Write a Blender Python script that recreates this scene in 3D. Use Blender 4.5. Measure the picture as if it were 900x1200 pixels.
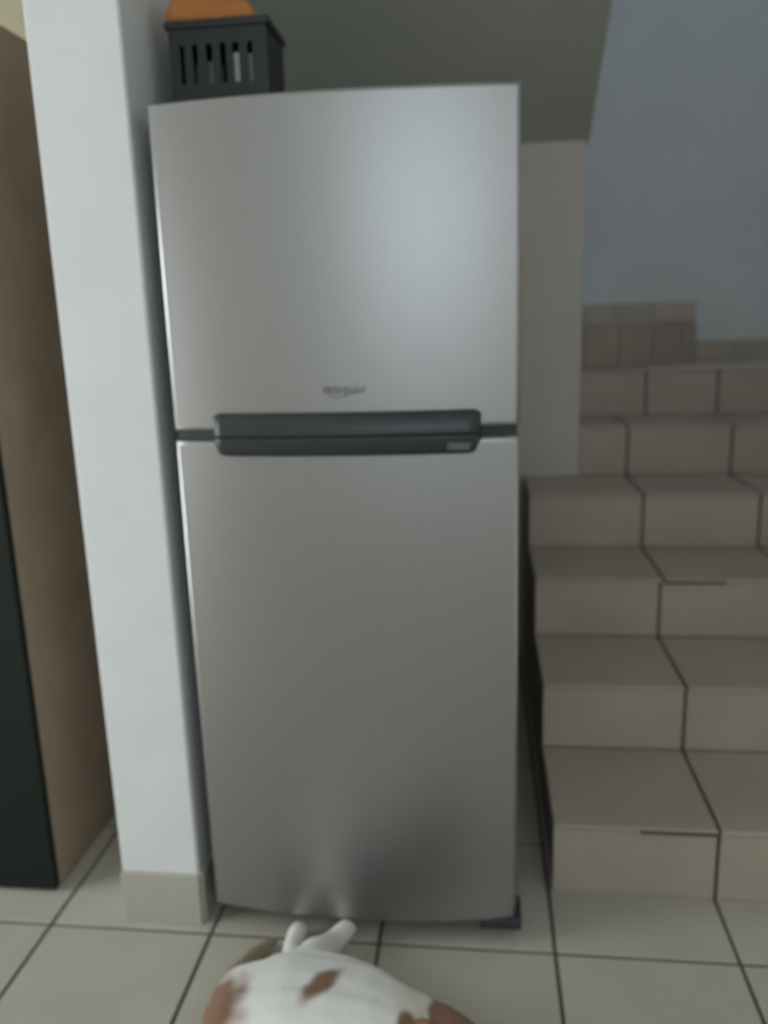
import bpy, bmesh, math, random
from mathutils import Vector, Matrix, noise

random.seed(7)
for o in list(bpy.data.objects):
    bpy.data.objects.remove(o, do_unlink=True)
S = bpy.context.scene
COL = S.collection

# ------------------------------------------------------------------ camera
FPX = 963.7                                   # focal length in pixels of a 900 wide frame
cam_d = bpy.data.cameras.new('camera')
cam = bpy.data.objects.new('camera', cam_d)
COL.objects.link(cam)
fw = Vector((-.1171481, .9674602, -.22427011))
rt = Vector((.99310749, .11327531, -.03010343))
up = Vector((.00371961, .22625089, .97406196))
M = Matrix((rt, up, -fw)).transposed().to_4x4()
M.translation = Vector((.5791, -1.5027, 1.2764))
cam.matrix_world = M
cam_d.sensor_fit = 'HORIZONTAL'
cam_d.sensor_width = 36
cam_d.lens = 36 * FPX / 900
cam_d.clip_start = .02
cam_d.dof.use_dof = True                      # the phone missed its focus: everything is soft
cam_d.dof.focus_distance = .80
cam_d.dof.aperture_fstop = 4.2
S.camera = cam

# ------------------------------------------------------------------ view, world, lights
S.view_settings.view_transform = 'Standard'
S.view_settings.look = 'None'
S.view_settings.gamma = 1
S.view_settings.use_curve_mapping = False
S.view_settings.exposure = -0.2
w = bpy.data.worlds.new('overcast_sky'); S.world = w
w.use_nodes = True
bg = w.node_tree.nodes['Background']
bg.inputs[0].default_value = (.72, .84, 1, 1)
bg.inputs[1].default_value = .9


def area(name, loc, rot, sx, sy, power, col):
    l = bpy.data.lights.new(name, 'AREA')
    l.shape = 'RECTANGLE'; l.size = sx; l.size_y = sy; l.energy = power; l.color = col
    o = bpy.data.objects.new(name, l); COL.objects.link(o)
    o.location = loc; o.rotation_euler = rot
    return o


H = math.pi / 2
# daylight through the tall window in the left wall, beside the viewer
area('left_window_daylight', (-2.62, -.95, 1.10), (0, -H, 0), 1.8, 1.3, 66, (.97, 1, .98))
# daylight through the window in the wall behind the viewer
area('front_window_daylight', (.95, -3.86, 1.90), (H, 0, 0), 1.7, 1.1, 19.5, (.84, .93, 1))
# skylight over the stairwell, out of sight above
area('stairwell_skylight', (1.25, 1.5, 4.4), (0, 0, 0), .9, .9, 4.5, (.75, .88, 1))
# window on the upper landing, left of the stairwell
area('landing_window_daylight', (-.72, 2.2, 3.1), (0, -H, 0), 1.0, .5, 6, (.78, .90, 1))
# ceiling lamp of the side room on the left, warm
area('side_room_lamp', (-1.5, .9, 2.68), (0, 0, 0), .3, .3, 4, (1, .85, .55))


# ------------------------------------------------------------------ materials
def mat(name, col, rough=.6, metal=0., var=.0, nscale=6., bump=0., bscale=60., spec=.5, rand=0., coat=0., aniso=None):
    m = bpy.data.materials.new(name); m.use_nodes = True
    nt = m.node_tree; N = nt.nodes; L = nt.links
    b = N['Principled BSDF']
    b.inputs['Roughness'].default_value = rough
    b.inputs['Metallic'].default_value = metal
    b.inputs['Specular IOR Level'].default_value = spec
    b.inputs['Coat Weight'].default_value = coat
    b.inputs['Base Color'].default_value = (*col, 1)
    tc = N.new('ShaderNodeTexCoord')
    last = None
    if var:
        n = N.new('ShaderNodeTexNoise'); n.inputs['Scale'].default_value = nscale; n.inputs['Detail'].default_value = 5
        L.new(tc.outputs['Object'], n.inputs['Vector'])
        mr = N.new('ShaderNodeMapRange'); mr.inputs[1].default_value = .3; mr.inputs[2].default_value = .7
        mr.inputs[3].default_value = 1 - var; mr.inputs[4].default_value = 1 + var
        L.new(n.outputs['Fac'], mr.inputs[0])
        last = mr.outputs[0]
    if rand:
        oi = N.new('ShaderNodeObjectInfo')
        mr = N.new('ShaderNodeMapRange'); mr.inputs[3].default_value = 1 - rand; mr.inputs[4].default_value = 1 + rand
        L.new(oi.outputs['Random'], mr.inputs[0])
        if last:
            mu = N.new('ShaderNodeMath'); mu.operation = 'MULTIPLY'
            L.new(last, mu.inputs[0]); L.new(mr.outputs[0], mu.inputs[1]); last = mu.outputs[0]
        else:
            last = mr.outputs[0]
    if last:
        vm = N.new('ShaderNodeVectorMath'); vm.operation = 'SCALE'
        vm.inputs[0].default_value = col
        L.new(last, vm.inputs['Scale']); L.new(vm.outputs[0], b.inputs['Base Color'])
    if bump:
        n = N.new('ShaderNodeTexNoise'); n.inputs['Scale'].default_value = bscale; n.inputs['Detail'].default_value = 4
        L.new(tc.outputs['Object'], n.inputs['Vector'])
        bp = N.new('ShaderNodeBump'); bp.inputs['Strength'].default_value = bump; bp.inputs['Distance'].default_value = .002
        L.new(n.outputs['Fac'], bp.inputs['Height']); L.new(bp.outputs[0], b.inputs['Normal'])
    return m


MT = dict(
    white=mat('white_paint', (.72, .74, .74), .75, var=.03, bump=.25, bscale=90),
    bluewall=mat('pale_blue_grey_paint', (.60, .62, .63), .8, var=.04, nscale=3, bump=.25, bscale=90),
    beige=mat('beige_grey_paint', (.56, .52, .47), .8, var=.03, bump=.25, bscale=90),
    cream=mat('cream_paint', (.46, .44, .34), .8, var=.03),
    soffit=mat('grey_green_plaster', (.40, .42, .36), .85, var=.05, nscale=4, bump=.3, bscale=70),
    ceiling=mat('ceiling_paint', (.75, .76, .74), .85, var=.02),
    grout=mat('dark_grout', (.10, .09, .072), .9, var=.1, nscale=30),
    tile=mat('cream_floor_tile', (.45, .43, .37), .38, var=.05, nscale=5, rand=.03, spec=.4),
    stair_tile=mat('beige_stair_tile', (.43, .365, .305), .45, var=.06, nscale=5, rand=.03, spec=.4),
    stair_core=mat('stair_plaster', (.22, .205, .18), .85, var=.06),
    silver=mat('silver_coated_steel', (.38, .382, .378), .40, .95, var=.015, nscale=200, bump=.04, bscale=900),
    casing=mat('grey_fridge_casing', (.20, .21, .21), .5, .2),
    black=mat('black_plastic', (.030, .036, .040), .38, var=.05, nscale=40),
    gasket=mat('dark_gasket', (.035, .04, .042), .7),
    chrome=mat('chrome', (.75, .76, .78), .18, 1.),
    emblem=mat('emblem_grey_metal', (.13, .135, .14), .35, .9),
    room=mat('room_paint', (.80, .79, .75), .8, var=.02),
    wood=mat('brown_wood', (.29, .225, .16), .65, var=.12, nscale=7, bump=.1, bscale=40),
    blackdoor=mat('black_lacquer', (.010, .014, .011), .7, var=.05, spec=.2),
    crate=mat('black_crate_plastic', (.020, .025, .026), .5, var=.06, nscale=20),
    orange=mat('orange_cloth', (.52, .21, .06), .85, var=.12, nscale=18, bump=.4, bscale=80),
    whiteplastic=mat('white_plastic', (.62, .64, .66), .45),
    greyplastic=mat('grey_plastic', (.20, .21, .23), .5),
    badge=mat('badge_grey', (.075, .082, .09), .45, .2),
    dogdark=mat('dog_dark', (.02, .017, .015), .3),
    frame=mat('window_frame_aluminium', (.55, .56, .57), .4, .5),
)
gl = mat('window_glass', (1, 1, 1), .0)
gl.node_tree.nodes['Principled BSDF'].inputs['Transmission Weight'].default_value = 1
MT['glass'] = gl


# ------------------------------------------------------------------ helpers
def link(name, me, m=None, parent=None, smooth=False):
    o = bpy.data.objects.new(name, me); COL.objects.link(o)
    if m is not None and not me.materials:
        me.materials.append(m)
    if smooth:
        for f in me.polygons: f.use_smooth = True
    if parent is not None:
        o.parent = parent
    return o


def finish(name, bm, m, parent=None, smooth=False):
    bmesh.ops.recalc_face_normals(bm, faces=bm.faces)
    me = bpy.data.meshes.new(name); bm.to_mesh(me); bm.free()
    return link(name, me, m, parent, smooth)


def add_box(bm, a, b, bev=0., seg=1):
    x0, y0, z0 = a; x1, y1, z1 = b
    vs = [bm.verts.new(p) for p in ((x0, y0, z0), (x1, y0, z0), (x1, y1, z0), (x0, y1, z0),
                                    (x0, y0, z1), (x1, y0, z1), (x1, y1, z1), (x0, y1, z1))]
    fs = [bm.faces.new([vs[i] for i in q]) for q in
          ((0, 3, 2, 1), (4, 5, 6, 7), (0, 1, 5, 4), (1, 2, 6, 5), (2, 3, 7, 6), (3, 0, 4, 7))]
    if bev:
        es = list({e for f in fs for e in f.edges})
        bmesh.ops.bevel(bm, geom=es, offset=bev, segments=seg, affect='EDGES', profile=.6)


def box(name, a, b, m, parent=None, bev=0., seg=1):
    bm = bmesh.new(); add_box(bm, a, b, bev, seg)
    return finish(name, bm, m, parent)


def prism(name, pts, z0, z1, m, parent=None, axis='Z', bev=0.):
    """polygon pts extruded along an axis"""
    def P(u, v, t):
        return (u, v, t) if axis == 'Z' else (t, u, v)
    bm = bmesh.new()
    lo = [bm.verts.new(P(u, v, z0)) for u, v in pts]
    hi = [bm.verts.new(P(u, v, z1)) for u, v in pts]
    bm.faces.new(lo[::-1]); bm.faces.new(hi)
    n = len(pts)
    for i in range(n):
        bm.faces.new((lo[i], lo[(i + 1) % n], hi[(i + 1) % n], hi[i]))
    if bev:
        bmesh.ops.bevel(bm, geom=list(bm.edges), offset=bev, segments=1, affect='EDGES')
    return finish(name, bm, m, parent)


def empty(name, loc, label=None, cat=None, group=None):
    o = bpy.data.objects.new(name, None); COL.objects.link(o)
    o.location = loc; o.empty_display_size = .1
    if label: tag(o, label, cat, group)
    return o


def tag(o, label, cat, group=None):
    o['label'] = label; o['category'] = cat
    if group: o['group'] = group
    return o


def struct(o, label=None):
    o['kind'] = 'structure'
    if label: o['label'] = label
    return o


def shift(o, root):
    """parts are written in world coordinates; put them in their thing's frame"""
    o.data.transform(Matrix.Translation(-Vector(root.location)))
    return o


CUR = []      # objects made for the present thing


def sbox(name, a, b, m, label=None, bev=0.):
    o = struct(box(name, a, b, m, None, bev), label)
    return o


# ------------------------------------------------------------------ the setting
TS = .366                                      # floor tile pitch
X0, Y0 = -.3699, -.0292                        # a joint crossing
LX, RX, FY = -2.6, 1.9, -3.8                   # left, right and front wall faces
Y5, Y6, YB = 1.5286, 1.8709, 2.5               # middle wall, sixth riser, back wall
XW = .9332                                     # right end of the middle wall
CH = 2.75                                      # ceiling height

fl = sbox('floor', (LX, FY, -.12), (RX, YB, -.0035), MT['grout'], 'cream tiled floor with dark grout joints')
G = .0042                                      # half the joint width
bm = bmesh.new()
e = TS / 2 - G
add_box(bm, (-e, -e, -.010), (e, e, 0), .0016)
bmesh.ops.recalc_face_normals(bm, faces=bm.faces)
tile_me = bpy.data.meshes.new('floor_tile'); bm.to_mesh(tile_me); bm.free()
tile_me.materials.append(MT['tile'])
STX, STY, TR, RH = .7379, .1599, .3422, .1773  # stair left face, first riser, tread, riser height
for i in range(-7, 8):
    for j in range(-11, 5):
        xa, ya = X0 + i * TS, Y0 + j * TS
        if xa < LX or xa + TS > RX + .2 or ya < FY: continue
        if xa > STX and ya > STY + .01: continue           # under the stairs
        if ya > Y5 - .01: continue
        t = bpy.data.objects.new('floor_tile', tile_me); COL.objects.link(t)
        t.location = (xa + TS / 2, ya + TS / 2, random.uniform(-.0003, .0003)); t.parent = fl
        t.rotation_euler = (0, 0, random.choice((0, math.pi)))

VY0, VY1, VZ0, VZ1 = -1.65, -.25, .15, 2.15        # window opening in the left wall
wl = sbox('wall_left', (LX - .15, FY, -.12), (LX, VY0, CH), MT['room'])
for a, b in (((LX - .15, VY1, -.12), (LX, YB, CH)), ((LX - .15, VY0, VZ1), (LX, VY1, CH)), ((LX - .15, VY0, -.12), (LX, VY1, VZ0))):
    box('wall_panel', a, b, MT['room'], wl)
wn = struct(empty('window_2', (LX, (VY0 + VY1) / 2, VZ0)))
for a, b in (((LX - .05, VY0, VZ0), (LX, VY0 + .05, VZ1)), ((LX - .05, VY1 - .05, VZ0), (LX, VY1, VZ1)),
             ((LX - .05, VY0 + .05, VZ1 - .05), (LX, VY1 - .05, VZ1)), ((LX - .05, VY0 + .05, VZ0), (LX, VY1 - .05, VZ0 + .05))):
    shift(box('window_frame', a, b, MT['frame'], wn), wn)
sbox('wall_right', (RX, FY, -.12), (RX + .15, YB + .15, 4.6), MT['room'])
wb = sbox('wall_back', (-.75, YB, -.12), (RX, YB + .15, 4.6), MT['bluewall'], 'pale blue grey wall behind the stair turn')
sbox('wall_middle', (LX, Y5, -.0035), (XW, Y6 + .02, 1.853), MT['beige'], 'narrow beige wall between fridge and upper steps')
struct(prism('pillar', [(-.2082, .0043), (-.0339, .0043), (-.0339, .2576), (-.2082, .2576)], -.0035, CH, MT['white'], bev=.004),
       'white painted pillar left of the fridge')
# front wall with the wide window opening, behind the viewer
WX0, WX1, WZ0, WZ1 = .05, 1.85, 1.30, 2.50
wf = sbox('wall_front', (LX, FY - .15, -.12), (WX0, FY, CH), MT['room'])
for a, b in (((WX1, FY - .15, -.12), (RX, FY, CH)), ((WX0, FY - .15, WZ1), (WX1, FY, CH)), ((WX0, FY - .15, -.12), (WX1, FY, WZ0))):
    box('wall_panel', a, b, MT['room'], wf)
wn = struct(empty('window_1', ((WX0 + WX1) / 2, FY, WZ0)))
for a, b in (((WX0, FY - .05, WZ0), (WX0 + .05, FY, WZ1)), ((WX1 - .05, FY - .05, WZ0), (WX1, FY, WZ1)), ((.93, FY - .05, WZ0 + .05), (.97, FY, WZ1 - .05)),
             ((WX0 + .05, FY - .05, WZ1 - .05), (WX1 - .05, FY, WZ1)), ((WX0 + .05, FY - .05, WZ0), (WX1 - .05, FY, WZ0 + .05))):
    shift(box('window_frame', a, b, MT['frame'], wn), wn)

# ceiling over the room, open over the stairs
SL = .62                                       # slope of the upper flight
Z0S = 1.853
YT = Y5 - (CH - Z0S) / SL                      # where the soffit meets the ceiling
sbox('ceiling', (LX, FY - .15, CH), (RX, YT, CH + .2), MT['ceiling'])
sbox('ceiling_side_room', (LX, YT, CH), (-.21, Y5, CH + .2), MT['ceiling'])
sbox('ceiling_stairwell', (-.75, YT - .15, 4.6), (RX + .15, YB + .15, 4.75), MT['ceiling'])
sbox('wall_upper_front', (-.75, YT - .15, CH + .2), (RX, YT, 4.6), MT['bluewall'])
sbox('wall_upper_left', (-.9, YT - .15, CH + .2), (-.75, YB + .15, 4.6), MT['bluewall'])
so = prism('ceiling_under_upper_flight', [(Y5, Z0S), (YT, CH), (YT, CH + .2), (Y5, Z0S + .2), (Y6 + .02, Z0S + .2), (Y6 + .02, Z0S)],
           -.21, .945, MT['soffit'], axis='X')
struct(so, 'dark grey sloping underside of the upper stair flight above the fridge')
sbox('wall_alcove', (-.2082, .2576, -.0035), (-.13, Y5, CH), MT['white'])
sbox('wall_side_room', (LX, Y5, 1.853), (-.21, Y5 + .12, CH), MT['cream'], 'cream lit wall above the wardrobe')

# tiled skirtings
bl = struct(empty('baseboard_left', (-.121, .0043, 0)))
bl['label'] = 'pale tile skirting around the foot of the white pillar'
shift(box('skirting_tile', (-.2085, -.0050, .0), (-.0320, .0043, .120), MT['tile'], bl, .0015), bl)
shift(box('skirting_tile', (-.0339, .0046, .0), (-.0245, .2576, .120), MT['tile'], bl, .0015), bl)
bb = struct(empty('baseboard_back', (1.3, YB, RH * 6)))
bb['label'] = 'beige tile skirting along the wall behind the top steps'
xs = [.93, 1.051, 1.2057, 1.3587, 1.4877, 1.556]
for a, b in zip(xs, xs[1:]):
    shift(box('skirting_tile', (a + .002, YB - .009, RH * 7 + .0), (b - .002, YB, RH * 7 + .088), MT['stair_tile'], bb, .001), bb)
xs = [1.562, 1.74, 1.898]
for a, b in zip(xs, xs[1:]):
    shift(box('skirting_tile', (a + .002, YB - .009, RH * 6 + .0), (b - .002, YB, RH * 6 + .09), MT['stair_tile'], bb, .001), bb)

# ------------------------------------------------------------------ stairs
st = empty('staircase', (1.3, STY, 0), 'beige tiled staircase climbing beside the fridge, turning left at the top', 'staircase')
TT = .010                                      # tile thickness
J = .0040
JX = X0 + 4 * TS                               # the joint line the steps share with the floor
RJ = {1: [JX, JX + TS], 2: [JX, JX + TS], 3: [JX, JX + TS], 4: [1.1035, 1.4683], 5: [1.1059, 1.468], 6: [1.2293, 1.5023]}
TJ = {1: [JX, JX + TS], 2: [JX, JX + TS], 3: [1.1035, 1.4683], 4: [1.1035, 1.4683], 5: [1.1059, 1.468], 6: [1.2293, 1.5023]}


def pieces(xa, xb, joints):
    c = [xa] + [j for j in joints if xa + .02 < j < xb - .02] + [xb]
    return [(p + (J if k else 0), q - (J if k < len(c) - 2 else 0)) for k, (p, q) in enumerate(zip(c, c[1:]))]


for i in range(1, 7):
    ya = STY + (i - 1) * TR
    xl = STX if i < 5 else XW + .001
    yb = ya + TR if i < 6 else YB
    core = shift(box('step', (xl + .004, ya + TT, -.0035 if i == 1 else (i - 2) * RH + .05), (RX - .003, (yb + .05 if i < 4 else (Y5 if i == 4 else (Y6 + .02 if i == 5 else YB - .001))), i * RH - TT), MT['grout'], st), st)
    # the solid mass under the step behind the first riser
    for a, b in pieces(xl, RX - .003, RJ[i]):
        shift(box('riser_tile', (a, ya, (i - 1) * RH + .0005), (b, ya + TT, i * RH - TT - .0005), MT['stair_tile'], core, .0012), st)
    for a, b in pieces(xl, RX - .003, TJ[i]):
        shift(box('tread_tile', (a, ya - .007, i * RH - TT), (b, min(yb - .001, YB - .002), i * RH), MT['stair_tile'], core, .0018), st)
# closed side of the flight, set back from the tile edges
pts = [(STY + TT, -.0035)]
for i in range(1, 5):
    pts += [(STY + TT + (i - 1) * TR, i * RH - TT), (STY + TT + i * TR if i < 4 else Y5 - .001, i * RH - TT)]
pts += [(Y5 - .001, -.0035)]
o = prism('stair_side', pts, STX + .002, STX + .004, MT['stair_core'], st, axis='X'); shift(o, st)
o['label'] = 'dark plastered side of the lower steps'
# thin dark strips along part of the front edge of two treads
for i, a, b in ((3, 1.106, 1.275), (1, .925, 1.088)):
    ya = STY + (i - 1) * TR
    o = prism('tread_edge_strip', [(ya - .0075, i * RH - TT - .004), (ya + .002, i * RH - TT - .004), (ya + .002, i * RH - TT), (ya - .0075, i * RH - TT + .0035)], a, b, MT['gasket'], st, axis='X')
    shift(o, st)['label'] = 'thin dark strip under the tread edge'
# seventh step: a winder running from the wall end to the far wall
A, B = Vector((XW + .004, 1.902)), Vector((1.56, YB - .001))
d = (B - A).normalized(); n = Vector((d.y, -d.x))          # towards the lower step
Lw = (B - A).length
wd = prism('step', [tuple(A), tuple(B), (.742, YB - .001), (.742, 1.902)], 6 * RH, 7 * RH - TT, MT['grout'], st); shift(wd, st)
cuts = [0, .0702, .2947, .5319, .7493, Lw - .004]
for a, b in zip(cuts, cuts[1:]):
    q = [A + d * (a + .006), A + d * (b - .006)]
    q += [q[1] + n * TT, q[0] + n * TT]
    shift(prism('riser_tile', [tuple(v) for v in q], 6 * RH + .0005, 7 * RH - TT - .0005, MT['stair_tile'], wd), st)
    f0, f1 = a / Lw, b / Lw
    far0, far1 = Vector((.742 + f0 * .80, YB - .012)), Vector((.742 + f1 * .80, YB - .012))
    p0, p1 = A + d * (a + .002) + n * .014, A + d * (b - .002) + n * .014
    if b == cuts[-1]: p1 = A + d * (Lw - .03) + n * .014
    shift(prism('tread_tile', [tuple(p0), tuple(p1), tuple(far1), tuple(far0)], 7 * RH - TT, 7 * RH, MT['stair_tile'], wd), st)

# ------------------------------------------------------------------ refrigerator
FR = empty('refrigerator', (.3245, .33, 0), 'silver two-door refrigerator with long black handle between the doors', 'refrigerator')
FW, ZB, ZG, ZT = .649, .05, 1.0788, 1.6611
BOW = .03


def bow(x):
    t = (x - FW / 2) / (FW / 2)
    return -BOW * (1 - t * t)


def door_panel(name, z0, z1, parent):
    """bowed door slab with softly rounded edges"""
    n = 28
    bm = bmesh.new()
    r = .008
    # profile across the thickness, given as inset from the outer edge and depth from the front
    prof = [(r, 0), (r * .55, .0012), (r * .2, .004), (0, .009), (0, .055)]
    rings = []
    for ins, dep in prof:
        ring = []
        xs_ = [ins + (FW - 2 * ins) * k / n for k in range(n + 1)]
        for x in xs_: ring.append(bm.verts.new((x, bow(x) * (1 if dep < .05 else 0) + dep, z0 + ins)))
        for x in xs_[::-1]: ring.append(bm.verts.new((x, bow(x) * (1 if dep < .05 else 0) + dep, z1 - ins)))
        rings.append(ring)
    for ra, rb in zip(rings, rings[1:]):
        m_ = len(ra)
        for k in range(m_):
            bm.faces.new((ra[k], ra[(k + 1) % m_], rb[(k + 1) % m_], rb[k]))
    ring = rings[-1]
    for k in range(n):
        bm.faces.new((ring[k], ring[k + 1], ring[2 * n - k], ring[2 * n + 1 - k]))
    # front: extra rows keep the shading normals level
    ring = rings[0]
    rows = [ring[:n + 1]]
    for f in (.004, .1, .3, .5, .7, .9, .996):
        rows.append([bm.verts.new((v.co.x, v.co.y, z0 + r + (z1 - z0 - 2 * r) * f)) for v in ring[:n + 1]])
    rows.append(ring[:n:-1])
    for ra, rb in zip(rows, rows[1:]):
        for k in range(n): bm.faces.new((ra[k], ra[k + 1], rb[k + 1], rb[k]))
    o = finish(name, bm, MT['silver'], parent, True)
    return shift(o, FR)


cab = shift(box('cabinet', (.006, .060, .035), (FW - .006, .66, ZT - .008), MT['casing'], FR, .006, 2), FR)
shift(box('gasket', (.012, .050, ZB + .02), (FW - .012, .062, ZT - .02), MT['gasket'], FR), FR)
gap = .0085
fd = door_panel('freezer_door', ZG + gap, ZT, FR)
ld = door_panel('fridge_door', ZB, ZG - gap, FR)
# dark strip closing the gap between the doors
bm = bmesh.new()
n = 24
ring = []
for k in range(n + 1):
    x = .004 + (FW - .008) * k / n
    ring.append([bm.verts.new((x, bow(x) * .9 + .010, ZG - gap)), bm.verts.new((x, bow(x) * .9 + .010, ZG + gap)),
                 bm.verts.new((x, .052, ZG + gap)), bm.verts.new((x, .052, ZG - gap))])
for a, b in zip(ring, ring[1:]):
    for k in range(4): bm.faces.new((a[k], a[(k + 1) % 4], b[(k + 1) % 4], b[k]))
bm.faces.new(ring[0]); bm.faces.new(ring[-1][::-1])
shift(finish('divider_strip', bm, MT['gasket'], FR), FR)


def handle(name, z0, z1, x0, x1, parent, round_low):
    """dark bowed bar lying on the door, bulging outwards, its lower corners cut round"""
    n, m_ = 44, 10
    bm = bmesh.new()
    grid = []
    for k in range(n + 1):
        u = k / n
        x = x0 + (x1 - x0) * u
        dist = min(x - x0, x1 - x)
        rr = .026 if round_low else .006
        lift = 0
        if dist < rr: lift = rr - math.sqrt(max(0, rr * rr - (rr - dist) ** 2))
        za = z0 + (lift if round_low else 0); zb = z1 - (0 if round_low else lift)
        col = []
        for j in range(m_ + 1):
            v = j / m_
            z = za + (zb - za) * v
            gz = (z - 1.043) / (1.121 - 1.043)              # place on the whole handle
            bulge = .020 * max(0, 1 - (2 * gz - 1) ** 2) ** .5 + .004
            endf = min(1, dist / .008 + .25)
            col.append(bm.verts.new((x, bow(x) - bulge * endf - .0005, z)))
        back = [bm.verts.new((x, bow(x) + .004, za)), bm.verts.new((x, bow(x) + .004, zb))]
        grid.append((col, back))
    for (a, ab), (b, bb_) in zip(grid, grid[1:]):
        for j in range(m_): bm.faces.new((a[j], b[j], b[j + 1], a[j + 1]))
        bm.faces.new((ab[0], bb_[0], b[0], a[0])); bm.faces.new((a[-1], b[-1], bb_[1], ab[1]))
        bm.faces.new((ab[1], bb_[1], bb_[0], ab[0]))
    for col, back in (grid[0], grid[-1]):
        bm.faces.new([back[0]] + col + [back[1]])
    return shift(finish(name, bm, MT['black'], parent, False), FR)


h1 = handle('handle', ZG + .001, 1.121, .083, .580, fd, False); h1['label'] = 'upper half of the long black handle'
h2 = handle('handle', 1.041, ZG - .001, .083, .580, ld, True); h2['label'] = 'lower half of the long black handle'
for h_ in (h1, h2):
    for f in h_.data.polygons: f.use_smooth = abs(f.normal.y) > .25 and abs(f.normal.x) < .9
# small grey badge low on the right of the handle
bm = bmesh.new()
add_box(bm, (.520, bow(.54) - .0250, 1.050), (.562, bow(.54) - .0170, 1.0655), .001)
shift(finish('badge', bm, MT['badge'], ld), FR)['label'] = 'small grey badge at the right end of the handle'
bm = bmesh.new()
for k, x in enumerate((.528, .536, .543, .551)):
    a = bow(.54) - .0262
    q = [bm.verts.new((x + dx, a, z)) for dx, z in ((0, 1.0525), (.0022, 1.0525), (.0052, 1.063), (.003, 1.063))]
    bm.faces.new(q)
    r_ = bmesh.ops.extrude_face_region(bm, geom=list(bm.faces)[-1:])
    bmesh.ops.translate(bm, vec=(0, .0015, 0), verts=[g for g in r_['geom'] if isinstance(g, bmesh.types.BMVert)])
shift(finish('badge_marking', bm, MT['greyplastic'], ld), FR)


def text_mesh(body, size, shear, depth):
    c = bpy.data.curves.new('wordmark', 'FONT'); c.body = body; c.size = size; c.shear = shear; c.extrude = depth
    c.align_x = 'LEFT'; c.resolution_u = 3
    o = bpy.data.objects.new('wordmark', c); COL.objects.link(o)
    bpy.context.view_layer.update()
    me = bpy.data.meshes.new_from_object(o.evaluated_get(bpy.context.evaluated_depsgraph_get()))
    bpy.data.objects.remove(o, do_unlink=True)
    return me


me = text_mesh('Whirlpool', .021, .35, .0009)
xs_ = [v.co.x for v in me.vertices]; x_lo, x_hi = min(xs_), max(xs_)
for v in me.vertices:
    x = .298 + (v.co.x - x_lo) / (x_hi - x_lo) * .076
    v.co = Vector((x, bow(x) - .0008 - v.co.z, 1.154 + v.co.y))
me.name = 'wordmark'
o = link('wordmark', me, MT['emblem'], fd); shift(o, FR); o['label'] = 'small dull metal slanted wordmark above the handle'
# the swirl ring round the middle letters
bm = bmesh.new()
prev = None
for k in range(33):
    t = math.radians(150 + 250 * k / 32)
    wdt = .0004 + .0013 * math.sin(math.pi * k / 32)
    cx, cz = .333, 1.1605
    pa = []
    for rr in (0, wdt):
        x = cx + (.026 + rr) * math.cos(t); z = cz + (.0115 + rr) * math.sin(t) + .18 * (x - cx)
        for yy in (-.0018, .0005): pa.append(bm.verts.new((x, bow(x) + yy, z)))
    if prev:
        for i_, j_ in ((0, 1), (1, 3), (3, 2), (2, 0)): bm.faces.new((prev[i_], prev[j_], pa[j_], pa[i_]))
    prev = pa
shift(finish('wordmark_swirl', bm, MT['emblem'], fd), FR)

# kick plate, feet, hinge covers
shift(box('kick_plate', (.03, .075, .018), (FW - .03, .095, .06), MT['gasket'], FR, .002), FR)


def cyl(name, c, r, z0, z1, m, parent, seg=20, r2=None):
    bm = bmesh.new()
    bmesh.ops.create_cone(bm, cap_ends=True, segments=seg, radius1=r, radius2=r2 or r, depth=z1 - z0,
                          matrix=Matrix.Translation((c[0], c[1], (z0 + z1) / 2)))
    return finish(name, bm, m, parent)


for x, y in ((.07, .12), (.58, .12), (.07, .60), (.58, .60)):
    shift(cyl('foot', (x, y), .022, 0, .040, MT['black'], FR, r2=.017), FR)
o = shift(box('hinge_cover', (.572, -.010, .032), (.660, .07, .0585), MT['black'], FR, .006, 2), FR)
o['label'] = 'black lower hinge cover at the right corner'
shift(box('hinge_cover', (.57, .02, ZT - .006), (.63, .10, ZT + .004), MT['casing'], FR, .004), FR)

# ------------------------------------------------------------------ crate and cloth on the fridge
CR = empty('crate', (.10, .19, ZT - .008), 'black plastic slotted crate standing on top of the fridge', 'crate')
cx0, cx1, cy0, cy1, cz0, cz1 = .008, .193, .12, .258, ZT - .0075, 1.826


def slotted_side(axis, lo, hi, at, thick, slots):
    """uprights and rails of one crate side"""
    bm = bmesh.new()
    def bx(u0, u1, z0, z1):
        if axis == 'X': add_box(bm, (u0, at, z0), (u1, at + thick, z1))
        else: add_box(bm, (at, u0, z0), (at + thick, u1, z1))
    bx(lo, hi, cz0, cz0 + .066); bx(lo, hi, cz1 - .040, cz1)
    edges = [lo] + [e_ for s_ in slots for e_ in s_] + [hi]
    for a, b in zip(edges[::2], edges[1::2]): bx(a, b, cz0 + .066, cz1 - .040)
    return bm


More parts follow.
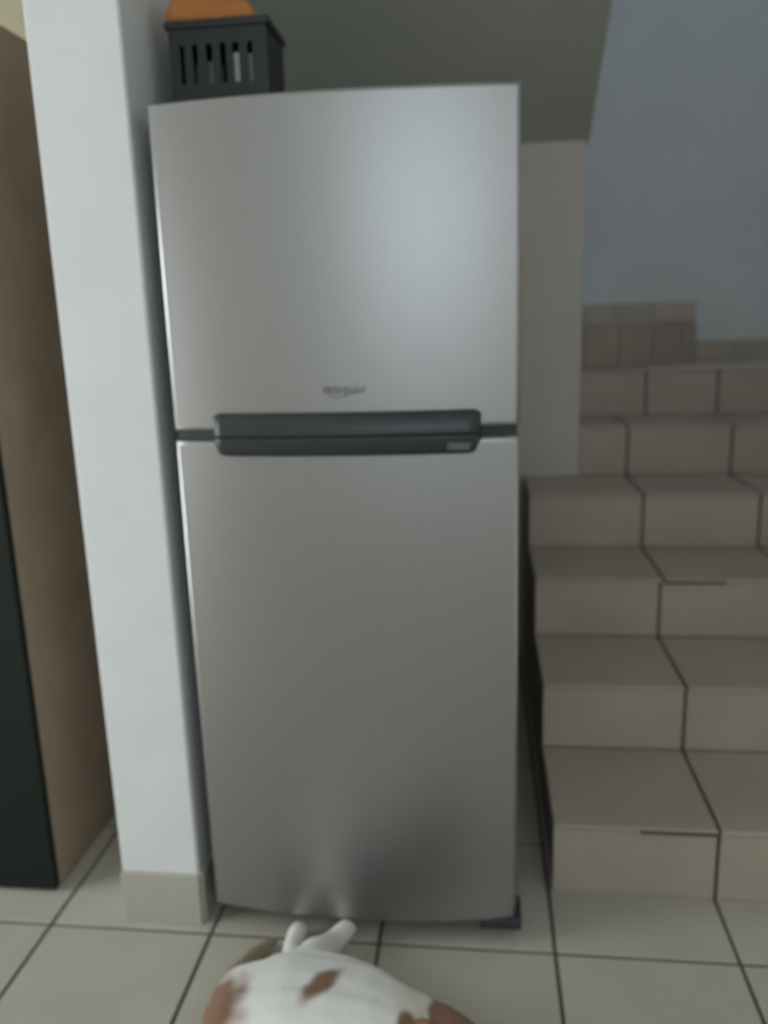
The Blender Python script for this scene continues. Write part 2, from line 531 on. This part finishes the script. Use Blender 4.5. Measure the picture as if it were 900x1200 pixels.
sl = [(.028, .037), (.052, .062), (.078, .090), (.104, .116), (.128, .140), (.156, .166)]
shift(finish('side_panel', slotted_side('X', cx0, cx1, cy0, .006, sl), MT['crate'], CR), CR)
shift(finish('side_panel', slotted_side('X', cx0, cx1, cy1 - .006, .006, sl), MT['crate'], CR), CR)
sy = [(.15, .16), (.18, .19), (.21, .22)]
shift(finish('side_panel', slotted_side('Y', cy0 + .006, cy1 - .006, cx0, .006, sy), MT['crate'], CR), CR)
shift(finish('side_panel', slotted_side('Y', cy0 + .006, cy1 - .006, cx1 - .006, .006, sy), MT['crate'], CR), CR)
shift(box('bottom_panel', (cx0, cy0, cz0), (cx1, cy1, cz0 + .006), MT['crate'], CR), CR)
bm = bmesh.new()
for a, b in (((cx0 - .005, cy0 - .005, cz1 - .012), (cx1 + .005, cy0 + .002, cz1)), ((cx0 - .005, cy1 - .002, cz1 - .012), (cx1 + .005, cy1 + .005, cz1)),
             ((cx0 - .005, cy0, cz1 - .012), (cx0 + .002, cy1, cz1)), ((cx1 - .002, cy0, cz1 - .012), (cx1 + .005, cy1, cz1))):
    add_box(bm, a, b)
shift(finish('rim', bm, MT['crate'], CR), CR)
bm = bmesh.new()
wz = cz0 + .0065
wj = empty('plastic_pot', (.134, .160, wz), 'white plastic pot inside the crate, glimpsed through a slot', 'pot')
for name, r1, r2, za, zb in (('body', .024, .027, 0, .100), ('lid', .028, .028, .1005, .112)):
    bm = bmesh.new()
    bmesh.ops.create_cone(bm, cap_ends=True, segments=24, radius1=r1, radius2=r2, depth=zb - za, matrix=Matrix.Translation((0, 0, (za + zb) / 2)))
    finish(name, bm, MT['whiteplastic'], wj)
gj = empty('storage_jar', (.070, .165, wz), 'dull grey jar inside the crate left of the white pot', 'jar')
for name, r1, r2, za, zb in (('body', .027, .027, 0, .088), ('lid', .028, .026, .0885, .102)):
    bm = bmesh.new()
    bmesh.ops.create_cone(bm, cap_ends=True, segments=24, radius1=r1, radius2=r2, depth=zb - za, matrix=Matrix.Translation((0, 0, (za + zb) / 2)))
    finish(name, bm, MT['greyplastic'], gj)

# folded orange cloth draped over the crate top
bm = bmesh.new()
nx, ny = 40, 26
gx = lambda u: .004 + u * .166
gy = lambda v: .125 + v * .120
top, bot = [], []
for i in range(nx + 1):
    ta, ba = [], []
    for j in range(ny + 1):
        u, v = i / nx, j / ny
        ed = min(u, 1 - u, v, 1 - v)
        h_ = .060 * (1 - math.exp(-ed * 9)) + .012 + .010 * noise.noise(Vector((u * 4, v * 3, 1.3))) + .004 * noise.noise(Vector((u * 13, v * 9, 4)))
        h_ *= 1 - .35 * u
        wob = .004 * noise.noise(Vector((u * 5, v * 5, 9)))
        ta.append(bm.verts.new((gx(u) + wob, gy(v) + wob, cz1 + .001 + max(h_, .006))))
        ba.append(bm.verts.new((gx(u) + wob, gy(v) + wob, cz1 + .001)))
    top.append(ta); bot.append(ba)
for i in range(nx):
    for j in range(ny):
        bm.faces.new((top[i][j], top[i + 1][j], top[i + 1][j + 1], top[i][j + 1]))
        bm.faces.new((bot[i][j + 1], bot[i + 1][j + 1], bot[i + 1][j], bot[i][j]))
for i in range(nx):
    bm.faces.new((bot[i][0], bot[i + 1][0], top[i + 1][0], top[i][0])); bm.faces.new((top[i][ny], top[i + 1][ny], bot[i + 1][ny], bot[i][ny]))
for j in range(ny):
    bm.faces.new((top[0][j], top[0][j + 1], bot[0][j + 1], bot[0][j])); bm.faces.new((bot[nx][j], bot[nx][j + 1], top[nx][j + 1], top[nx][j]))
tag(finish('cloth', bm, MT['orange'], None, True), 'crumpled orange cloth lying on the black crate', 'cloth')

# ------------------------------------------------------------------ wardrobe at the left edge
WR = empty('wardrobe', (-.85, .35, 0), 'tall brown wardrobe with black doors at the left edge, beyond the pillar', 'wardrobe')
wx0, wx1, wy0, wy1, wzt = -1.31, -.410, .069, .62, 1.905
for name, a, b in (('side_panel', (wx1 - .02, wy0 + .022, 0), (wx1, wy1, wzt)), ('side_panel', (wx0, wy0 + .022, 0), (wx0 + .02, wy1, wzt)),
                   ('top_panel', (wx0 + .02, wy0 + .022, wzt - .02), (wx1 - .02, wy1, wzt)),
                   ('back_panel', (wx0 + .02, wy1 - .01, .01), (wx1 - .02, wy1, wzt - .02)),
                   ('bottom_panel', (wx0 + .02, wy0 + .022, .04), (wx1 - .02, wy1 - .01, .06)),
                   ('plinth', (wx0 + .02, wy0 + .04, 0), (wx1 - .02, wy0 + .055, .04))):
    shift(box(name, a, b, MT['wood'], WR, .0015), WR)
for a, b, hx in ((wx0, -.861, -.885), (-.859, wx1, -.835)):
    d_ = shift(box('door', (a, wy0, .008), (b, wy0 + .021, wzt), MT['blackdoor'], WR, .002), WR)
    d_['label'] = 'black wardrobe door'
    shift(box('handle', (hx - .008, wy0 - .022, .95), (hx + .008, wy0 - .001, 1.15), MT['chrome'], d_, .004), WR)

# ------------------------------------------------------------------ dog lying on the floor
PTS = []


def limb(pts, step=.2):
    """tapered chain of spheres (x, y, z, radius)"""
    for a, b in zip(pts, pts[1:]):
        L_ = (Vector(a[:3]) - Vector(b[:3])).length
        k_ = max(2, int(L_ / (min(a[3], b[3]) * step)))
        for k in range(k_ + 1):
            t = k / k_
            PTS.append(tuple(a[i] + (b[i] - a[i]) * t for i in range(4)))


# trunk, rump on the left, chest on the right: two rows of masses make it deeper than it is thick
limb([(.165, -.300, .080, .078), (.235, -.285, .084, .084), (.300, -.290, .084, .083), (.370, -.305, .084, .083), (.425, -.330, .082, .078)])
limb([(.160, -.365, .076, .072), (.235, -.370, .080, .079), (.310, -.370, .082, .081), (.385, -.375, .082, .080), (.430, -.380, .080, .076)])
limb([(.170, -.330, .080, .080), (.240, -.325, .086, .086), (.310, -.330, .087, .086), (.385, -.342, .086, .082), (.430, -.355, .082, .078)])
limb([(.165, -.348, .080, .080), (.240, -.350, .087, .087), (.310, -.352, .088, .087), (.385, -.358, .087, .083), (.430, -.366, .083, .079)])
limb([(.168, -.315, .081, .080), (.240, -.306, .086, .086), (.310, -.310, .087, .086), (.380, -.325, .086, .083), (.428, -.344, .083, .079)])
limb([(.215, -.240, .070, .066), (.265, -.235, .072, .066), (.320, -.250, .074, .068), (.370, -.270, .074, .068)])
# neck and head, turned to the right and away below the frame
limb([(.425, -.335, .084, .074), (.460, -.325, .080, .064), (.492, -.334, .078, .058)])
limb([(.502, -.340, .080, .060), (.526, -.358, .082, .059)])
limb([(.530, -.362, .086, .050), (.572, -.402, .068, .034), (.604, -.430, .055, .025)])
# thighs, shanks and hind feet towards the fridge
limb([(.175, -.290, .075, .068), (.205, -.215, .062, .048), (.222, -.180, .050, .036)])
limb([(.222, -.180, .050, .036), (.198, -.125, .034, .023), (.188, -.085, .028, .019)])
limb([(.188, -.085, .028, .019), (.191, -.050, .028, .022), (.192, -.034, .024, .020)])
limb([(.230, -.255, .075, .060), (.252, -.185, .078, .042), (.255, -.160, .070, .034)])
limb([(.255, -.160, .070, .040), (.268, -.115, .055, .028), (.276, -.085, .046, .022)])
limb([(.276, -.085, .046, .022), (.291, -.058, .044, .023), (.296, -.043, .043, .019)])
# forelegs folded below the chest
limb([(.430, -.400, .060, .050), (.445, -.455, .042, .030), (.480, -.490, .028, .020)])
limb([(.480, -.490, .026, .019), (.530, -.480, .022, .017), (.562, -.474, .020, .018)])
limb([(.420, -.420, .085, .045), (.415, -.480, .060, .030), (.445, -.525, .034, .021)])
limb([(.445, -.525, .032, .020), (.490, -.535, .024, .017), (.520, -.535, .020, .018)])
# tail, laid forward along the floor
limb([(.120, -.330, .070, .034), (.096, -.285, .040, .025), (.082, -.230, .024, .021), (.090, -.165, .022, .020), (.114, -.108, .020, .018), (.143, -.060, .015, .012)])
for fx, fy, fz, dx, dy in ((.192, -.022, .018, 1, .1), (.299, -.034, .040, .9, -.4), (.572, -.472, .017, .1, 1), (.530, -.535, .017, 0, 1)):
    for k in (-1.5, -.5, .5, 1.5):
        PTS.append((fx + dx * k * .0085, fy + dy * k * .0085, fz, .0095))

bm = bmesh.new()
tmpl = bmesh.new(); bmesh.ops.create_icosphere(tmpl, subdivisions=2, radius=1)
tv = [v.co.copy() for v in tmpl.verts]; tf = [[v.index for v in f.verts] for f in tmpl.faces]; tmpl.free()
for x, y, z, r in PTS:
    vs = [bm.verts.new((x + c.x * r, y + c.y * r, z + c.z * r)) for c in tv]
    for f in tf: bm.faces.new([vs[i] for i in f])
me = bpy.data.meshes.new('dog_raw'); bm.to_mesh(me); bm.free()
raw = bpy.data.objects.new('dog_raw', me); COL.objects.link(raw)
rm = raw.modifiers.new('r', 'REMESH'); rm.mode = 'VOXEL'; rm.voxel_size = .0048
sm = raw.modifiers.new('s', 'SMOOTH'); sm.factor = .5; sm.iterations = 15
bpy.context.view_layer.update()
dme = bpy.data.meshes.new_from_object(raw.evaluated_get(bpy.context.evaluated_depsgraph_get()))
bpy.data.objects.remove(raw, do_unlink=True)
dme.name = 'dog'
for v in dme.vertices:
    if v.co.z < .0015: v.co.z = .0015
# coat: white with brown patches, stored per vertex
WHITE, BROWN, TAILC, CREAM = Vector((.73, .73, .70)), Vector((.20, .105, .062)), Vector((.25, .19, .125)), Vector((.68, .65, .54))
ca = dme.color_attributes.new('coat', 'FLOAT_COLOR', 'POINT')


def sstep(a, b, x):
    t = max(0, min(1, (x - a) / (b - a))); return t * t * (3 - 2 * t)


def patch(p, c, rad, soft=.25):
    q = Vector(((p.x - c[0]) / rad[0], (p.y - c[1]) / rad[1], (p.z - c[2]) / rad[2]))
    l = q.length + .18 * noise.noise(p * 45)
    return 1 - sstep(1 - soft, 1 + soft, l)


for v in dme.vertices:
    p = v.co
    c = WHITE.copy()
    c = c.lerp(CREAM, .7 * sstep(.415, .445, p.x))
    # oval spot on the flank, slanting
    q = Matrix.Rotation(-1.0, 3, 'Z') @ (p - Vector((.302, -.328, .15))) + Vector((.302, -.328, .15))
    k = patch(q, (.302, -.328, .15), (.047, .021, .06), .35)
    k = max(k, patch(p, (.118, -.355, .09), (.074, .078, .10), .3))
    k = max(k, patch(p, (.455, -.395, .16), (.018, .04, .07)))
    k = max(k, sstep(.494, .506, p.x + .35 * (p.z - .1) + .004 * noise.noise(p * 60)) if p.z > .03 and p.y > -.44 else 0)
    c = c.lerp(BROWN, k)
    kt = 1 - sstep(.108, .125, p.x - .30 * max(0, p.y + .2)) if p.y > -.30 and p.z < .045 else 0
    if p.y > -.19 and p.x < .166 and p.z < .042: kt = 1
    c = c.lerp(TAILC, kt)
    ca.data[v.index].color = (*c, 1)
dm = mat('dog_coat', (.6, .6, .6), .85, bump=.5, bscale=220)
at = dm.node_tree.nodes.new('ShaderNodeAttribute'); at.attribute_name = 'coat'
dm.node_tree.links.new(at.outputs['Color'], dm.node_tree.nodes['Principled BSDF'].inputs['Base Color'])
dm.node_tree.nodes['Principled BSDF'].inputs['Sheen Weight'].default_value = .15
dme.materials.clear()
dog = link('dog', dme, dm, None, True)
tag(dog, 'white dog with brown patches lying on floor tiles before the fridge', 'dog')
brown = mat('dog_brown', tuple(BROWN), .85, bump=.5, bscale=200)


def blob(name, c, rad, m, rot=(0, 0, 0)):
    bm = bmesh.new(); bmesh.ops.create_icosphere(bm, subdivisions=3, radius=1)
    R_ = Matrix.Rotation(rot[2], 4, 'Z') @ Matrix.Rotation(rot[1], 4, 'Y') @ Matrix.Rotation(rot[0], 4, 'X')
    bmesh.ops.transform(bm, matrix=Matrix.Translation(c) @ R_ @ Matrix.Diagonal((*rad, 1)), verts=bm.verts)
    return finish(name, bm, m, dog, True)


for v_ in ((.507, -.296, .092, .5), (.478, -.385, .130, -.4)):
    blob('ear', v_[:3], (.026, .008, .032), brown, (v_[3] * 1.2, .35, -.7))
blob('nose', (.623, -.443, .058), (.011, .012, .009), MT['dogdark'])
blob('eye', (.583, -.386, .092), (.0075, .0075, .0075), MT['dogdark'])
blob('eye', (.555, -.420, .093), (.0075, .0075, .0075), MT['dogdark'])
